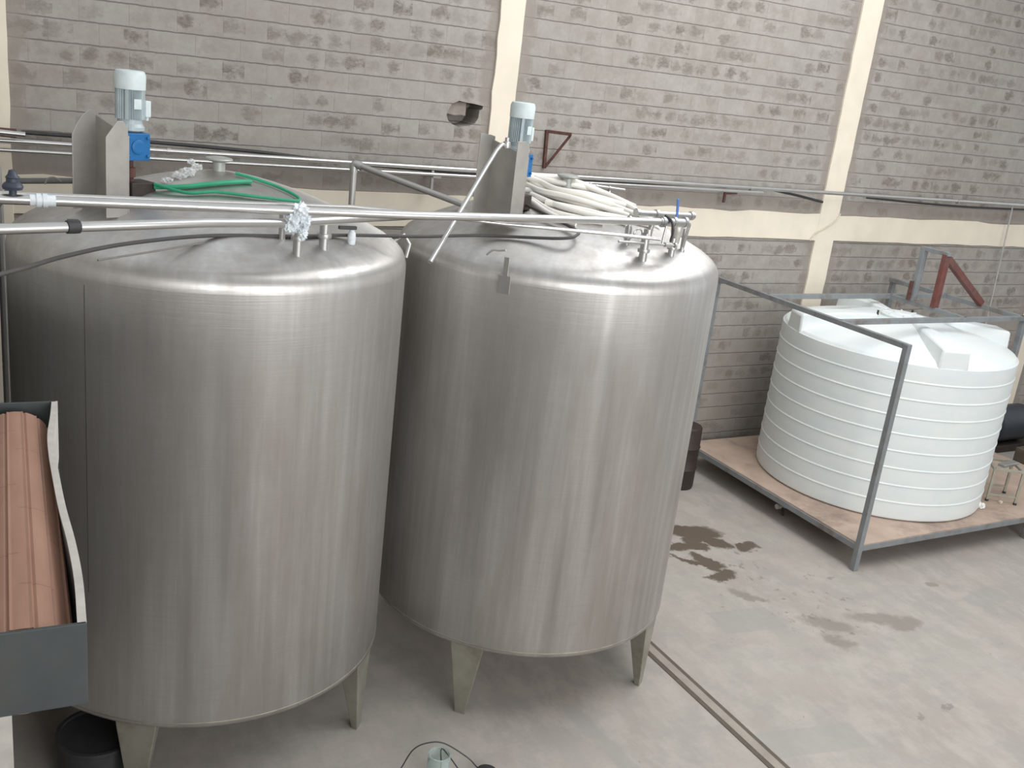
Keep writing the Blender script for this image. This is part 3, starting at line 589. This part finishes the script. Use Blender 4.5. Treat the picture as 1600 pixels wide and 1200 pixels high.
# bowed right side with folded lip
prof = [(0, 0), (.25, .006), (.5, .000), (.75, -.014), (1.0, -.022), (1.25, -.027), (1.45, -.024), (1.66, -.006), (1.84, .006)]
pp = [(u.x, u.y) for u in smooth_path([(a, b, 0) for a, b in prof], 4)]
bm = bm_(); rows = []
for y, dx in pp:
    x = HW+dx
    rows.append([bm.verts.new(q) for q in ((x, y, -HT), (x, y, 0), (x-.024, y, 0), (x-.024, y, -.010), (x-.012, y, -.010), (x-.012, y, -HT))])
for a, b in zip(rows, rows[1:]):
    for i in range(6): bm.faces.new((a[i], a[(i+1) % 6], b[(i+1) % 6], b[i]))
bm.faces.new(rows[0]); bm.faces.new(rows[-1][::-1]); build('rim_panel', bm, 'boxedge', bt)
rollt = thing('ribbed_roll', (.088, 2.62, 3.283), 'pinkish brown ribbed roll lying lengthwise in the grey metal box', 'roll', rz=R(-2.1))
bm = bm_(); n = 120; prof = []
for i in range(n):
    a = 2*math.pi*i/n; d = min(abs(((math.degrees(a)-90-off+180) % 360)-180) for off in (-64, -38, -14, 14, 38, 64, 100, 150, -100, -150))
    prof.append(((.136-(.005 if d < 1.6 else (-.003 if d < 4 else 0)))*math.cos(a), (.136-(.005 if d < 1.6 else (-.003 if d < 4 else 0)))*math.sin(a)))
prism(bm, prof, (0, .012, 0), (1, 0, 0), (0, 0, 1), (0, 1, 0), 1.72); build('roll_body', bm, 'roll', rollt)
bm = bm_(); bar(bm, (.028, 3.2, 3.16), (.028, 3.2, 0), .08); build('support_post', bm, 'boxedge', None)
sp = bpy.data.objects['support_post']; tag(sp, 'cream square post under the dark grey metal box', 'post')
# ------------------------------------------------------------------ stand with the white tank
ft = thing('tank_stand', (8.80, 6.96, 0), 'grey welded steel frame with brown board deck around the white tank', 'stand')
X0, X1, XM, Y0, Y1, ZD, ZF = 8.81, 12.15, 11.02, 6.96, 10.14, .335, 2.68
def F(name, a, b, w_=.06, mat='frame', h_=None):
    bm = bm_(); bar(bm, *L(ft, a, b), w_, h_ or w_); return build(name, bm, mat, ft, bevel=.004)
F('leg', (X0, Y0, 0), (X0, Y0, ZF+.022), .068); F('leg', (X0, Y1, 0), (X0, Y1, ZF+.022), .068); F('leg', (X1+.03, Y1, 0), (X1+.03, Y1, ZF+.022), .068); F('leg', (X1+.03, 7.95, 0), (X1+.03, 7.95, ZF+.0), .07); F('leg', (XM+.9, Y0, 0), (XM+.9, Y0, ZD-.04), .07)
F('top_rail', (X0, Y0-.035, ZF), (X0, Y1+.035, ZF)); F('top_rail', (X1, 7.6, ZF), (X1, Y1+.035, ZF))
F('cross_rail', (X0, 9.17, ZF), (X1, 9.17, ZF)); F('cross_rail', (X0, 7.95, ZF), (X1+.5, 7.95, ZF)); F('middle_rail', (XM, 7.95, ZF), (XM, 9.17, ZF))
F('deck_rail', (X0, Y0, ZD-.05), (X0, Y1, ZD-.05), .06, 'frame', .07); F('deck_rail', (X0, Y0, ZD-.05), (13.6, Y0, ZD-.05), .06, 'frame', .07); F('deck_rail', (X0, Y1, ZD-.05), (13.6, Y1, ZD-.05), .06, 'frame', .07)
for yy in (7.75, 8.6, 9.4): F('deck_rail', (X0, yy, ZD-.05), (13.6, yy, ZD-.05), .05, 'frame', .06)
bm = bm_(); box(bm, L(ft, ((X0+13.6)/2+.0, (Y0+Y1)/2, ZD-.008))[0], (13.6-X0+.02, Y1-Y0+.04, .018)); build('deck_board', bm, 'deck', ft, bevel=.003)
# motor carrier on the middle rail
bm = bm_(); bar(bm, *L(ft, (XM, 8.80, ZF+.03), (XM, 8.80, 3.42)), .09, .06); build('carrier_upright', bm, 'frame', ft, bevel=.004)
bm = bm_(); bar(bm, *L(ft, (XM, 8.84, 3.41), (XM, 8.40, 3.41)), .08, .05); build('carrier_arm', bm, 'frame', ft, bevel=.004)
bm = bm_(); bar(bm, *L(ft, (XM, 8.45, ZF+.02), (XM, 8.45, 3.40)), .09, .07); build('red_upright', bm, 'redox', ft, bevel=.004)['label'] = 'red oxide painted upright'
bm = bm_(); bar(bm, *L(ft, (XM+.02, 8.45, 3.36), (X1, 8.60, ZF+.03)), .07, .09); build('red_brace', bm, 'redox', ft, bevel=.004)['label'] = 'red oxide painted slanting brace'
bm = bm_(); bar(bm, *L(ft, (XM-.06, 8.83, ZF+.03), (XM-.06, 8.83, 2.97)), .03, .05); build('rusty_angle', bm, 'rust', ft, bevel=.003)
# white ribbed tank
WC = (10.57, 8.54)
wt = thing('plastic_tank', (*WC, ZD), 'big white ribbed plastic water tank standing on the board deck', 'tank')
HR, RW = 1.95, 1.46
prof = [(0, .002), (RW-.05, .002), (RW-.015, .02)]
nb = 9; bh = HR/nb
for k in range(nb):
    z0 = .02+k*bh
    prof += [(RW-.010, z0+.014), (RW-.006, z0+bh*.5), (RW-.010, z0+bh-.014)]
    prof += [(RW-.001, z0+bh-.005), (RW-.001, z0+bh+.001)] if k < nb-1 else []
prof += [(RW-.02, HR+.01), (RW-.045, HR+.04), (RW-.09, HR+.065), (1.2, HR+.115), (.9, HR+.19), (.6, HR+.25), (.42, HR+.275), (.30, HR+.28), (.30, HR+.275)]
bm = bm_(); lathe(bm, prof+[(0, HR+.275)], n=112); build('shell', bm, 'poly', wt, smooth=True, ang=16)
for az in (247, 338, 70, 160):
    a = R(az); rd = Vector((math.cos(a), math.sin(a), 0)); tg = Vector((-rd.y, rd.x, 0)); bm = bm_()
    lv = []
    for r, hw, zt_, zb_, hb in ((.36, .05, HR+.30, HR+.10, .06), (.8, .11, HR+.295, HR+.0, .19), (1.41, .17, HR+.245, HR-.03, .20), (1.44, .165, HR+.225, HR-.05, .19)):
        lv.append([bm.verts.new(rd*r+tg*s+Vector((0, 0, z))) for s, z in ((-hb, zb_), (-hw, zt_), (hw, zt_), (hb, zb_))])
    for p, q in zip(lv, lv[1:]):
        for i in range(4): bm.faces.new((p[i], p[(i+1) % 4], q[(i+1) % 4], q[i]))
    bm.faces.new(lv[0][::-1]); bm.faces.new(lv[-1]); build('shoulder_block', bm, 'poly', wt, bevel=.022, smooth=True)
bm = bm_(); lathe(bm, [(.27, HR+.25), (.27, HR+.305), (.255, HR+.315), (.12, HR+.325), (.11, HR+.34), (.0, HR+.342)], n=40)
for i in range(8):
    a = i*math.pi/4; box(bm, (.20*math.cos(a), .20*math.sin(a), HR+.32), (.10, .02, .02), Matrix.Rotation(a, 3, 'Z'))
build('lid', bm, 'poly', wt, bevel=.003, smooth=True)
for x, y in ((-.32, .12), (.06, -.30), (.30, .10)):
    bm = bm_(); lathe(bm, [(0, HR+.26), (.015, HR+.26), (.013, HR+.33), (.02, HR+.335), (0, HR+.34)], (x, y, 0), 10); build('lid_bolt', bm, 'dark', wt)
# tap end under the deck
t = thing('drain_tap', (9.02, 8.3, .1), 'small pale drain tap sticking out under the left side of the deck', 'tap')
bm = bm_(); tube(bm, L(t, (9.35, 8.3, .11), (9.0, 8.42, .11)), .022, 12); lathe(bm, [(0, -.03), (.035, -.03), (.035, .03), (0, .03)], L(t, (8.98, 8.43, .11))[0], 12, Matrix.Rotation(R(90), 3, 'Y')); build('tap_body', bm, 'boxedge', t, smooth=True)
bm = bm_(); tube(bm, L(t, (9.02, 8.40, .11), (9.03, 8.37, 0)), .014, 10); build('drop_leg', bm, 'dark', t, smooth=True)
# scrap on the deck
bm = bm_(); crumple(bm, (11.36, 7.30, ZD+.035), .055, 5, (1, .8, .8)); tag(build('white_scrap', bm, simple('scrap_white', (.85, .85, .8), .6), origin=(11.36, 7.30, ZD)), 'small white scrap on the deck in front of the stool', 'scrap')
bm = bm_(); crumple(bm, (11.80, 7.33, ZD+.02), .03, 6, (1, .8, .7)); tag(build('white_scrap', bm, simple('scrap_beige', (.65, .6, .5), .6), origin=(11.80, 7.33, ZD)), 'tiny beige scrap on the deck between the stool legs', 'scrap')
# stool of bent tube on the deck
stl = thing('metal_stool', (11.68, 7.45, ZD), 'beige tubular metal stool frame on the deck right of the white tank', 'stool', rz=R(-35))
sw, sh, sd = .36, .46, .40
for (x, y) in ((0, 0), (sw, 0), (0, sd), (sw, sd)):
    bm = bm_(); bar(bm, (x, y, .012), (x, y, sh), .032); lg = build('leg', bm, 'tube_beige', stl, bevel=.004)
    bm = bm_(); lathe(bm, [(0, 0), (.024, 0), (.022, .03), (0, .03)], (x, y, 0), 12); build('foot', bm, 'rubber', lg, smooth=True)
bm = bm_()
for a, b in (((0, 0), (sw, 0)), ((0, 0), (0, sd)), ((sw, 0), (sw, sd)), ((0, sd), (sw, sd))): bar(bm, (*a, sh), (*b, sh), .036)
build('seat_frame', bm, 'tube_beige', stl, bevel=.004)
bm = bm_(); bar(bm, (0, 0, .10), (sw, 0, .10), .024); bar(bm, (0, sd, .10), (sw, sd, .10), .024); build('stretcher', bm, 'tube_beige', stl, bevel=.004)
bm = bm_(); box(bm, (sw*.62, sd*.45, sh+.03), (.34, .10, .04), Matrix.Rotation(R(40), 3, 'Z')); tag(build('scrap_bar', bm, 'dull', bevel=.006), '', '')
sb = bpy.data.objects['scrap_bar']; sb.parent = None; sb.matrix_world = Matrix.Translation(stl.location) @ Matrix.Rotation(R(-35), 4, 'Z'); tag(sb, 'dull metal offcut lying on the beige stool', 'offcut')
# dark machinery in the far right corner
pt = thing('pump_set', (15.0, 9.6, 0), 'dark oily pump set on the floor behind the stool at the right edge', 'pump')
bm = bm_(); lathe(bm, [(0, -.5), (.24, -.5), (.30, -.46), (.30, .30), (.26, .38), (.12, .42), (.12, .5), (0, .5)], (0, 0, .42), 24, Matrix.Rotation(R(90), 3, 'Y')); build('motor_body', bm, simple('oily_blue_black', (.03, .035, .045), .5), pt, smooth=True)
bm = bm_(); box(bm, (0, 0, .06), (1.2, .5, .12)); build('base_frame', bm, 'dark', pt, bevel=.01)
bm = bm_(); lathe(bm, [(0, -.14), (.26, -.14), (.3, -.1), (.3, .1), (.26, .14), (0, .14)], (-.7, 0, .40), 24, Matrix.Rotation(R(90), 3, 'X')); tube(bm, [(-.7, 0, .5), (-.7, 0, .95)], .08, 14); build('pump_casing', bm, 'dark', pt, smooth=True)
bm = bm_(); lathe(bm, [(0, 0), (.28, 0), (.30, .03), (.30, .24), (.27, .27), (.27, .5), (.29, .52), (.29, .62), (0, .62)], (16.0, 8.8, 0), 28); tag(build('blue_black_drum', bm, simple('drum_blue', (.03, .04, .06), .5), smooth=True, origin=(16.0, 8.8, 0)), 'blue-black drum at the far right edge beyond the white tank', 'drum')
bm = bm_()
for i in range(5): crumple(bm, (14.1+.15*i, 8.35+.07*(i % 2), .50+.04*(i % 3)), .13, 40+i, (1, 1, .8))
box(bm, (14.4, 8.4, .22), (.95, .5, .44)); tag(build('sludge_bin', bm, simple('brown_sludge', (.10, .085, .06), .8, 0, .3, 9), origin=(14.4, 8.4, 0)), 'low dark bin heaped with brown waste behind the stool', 'bin')
# dark barrel seen between the right tank and the stand
bm = bm_(); lathe(bm, [(0, 0), (.19, 0), (.20, .03), (.20, .26), (.212, .28), (.20, .30), (.20, .56), (.212, .58), (.20, .60), (.195, .84), (.18, .86), (0, .86)], (8.23, 9.55, 0), 28)
tag(build('brown_barrel', bm, simple('brown_barrel_paint', (.035, .025, .022), .6), smooth=True, origin=(8.23, 9.55, 0)), 'dark brown barrel between the right steel tank and the stand', 'barrel')
# ------------------------------------------------------------------ jar and cable on the floor, bottom edge
bm = bm_(); lathe(bm, [(0, 0), (.075, 0), (.085, .015), (.085, .20), (.078, .225), (.083, .235), (.083, .245), (.074, .245), (.074, .225), (.079, .2), (.079, .02), (0, .015)], (2.86, 5.36, 0), 32)
tag(build('clear_jar', bm, 'jar', smooth=True, origin=(2.86, 5.36, 0)), 'clear open plastic jar on the floor at the bottom edge', 'jar')
pipe('floor_cable', [(2.45, 5.42, .01), (2.62, 5.52, .03), (2.74, 5.56, .16), (2.85, 5.54, .21), (2.97, 5.50, .20), (3.12, 5.40, .11), (3.2, 5.34, .03), (3.3, 5.2, .01)], .005, 'rubber', 'thin black cable looping over the clear jar on the floor', 'cable', sm=True, n=8)
pipe('floor_cable', [(2.84, 5.30, .03), (2.87, 5.34, .15), (2.89, 5.40, .245), (2.94, 5.38, .20), (3.02, 5.25, .08), (3.06, 5.15, .01)], .005, 'rubber', 'short black cable bent over the rim of the clear jar', 'cable', sm=True, n=8)
bm = bm_(); lathe(bm, [(0, 0), (.09, 0), (.10, .02), (.08, .06), (.03, .075), (0, .075)], (3.22, 5.27, 0), 24)
tag(build('black_lamp_head', bm, 'rubber', smooth=True, origin=(3.22, 5.27, 0)), 'low round black object on the floor right of the clear jar', 'cap')

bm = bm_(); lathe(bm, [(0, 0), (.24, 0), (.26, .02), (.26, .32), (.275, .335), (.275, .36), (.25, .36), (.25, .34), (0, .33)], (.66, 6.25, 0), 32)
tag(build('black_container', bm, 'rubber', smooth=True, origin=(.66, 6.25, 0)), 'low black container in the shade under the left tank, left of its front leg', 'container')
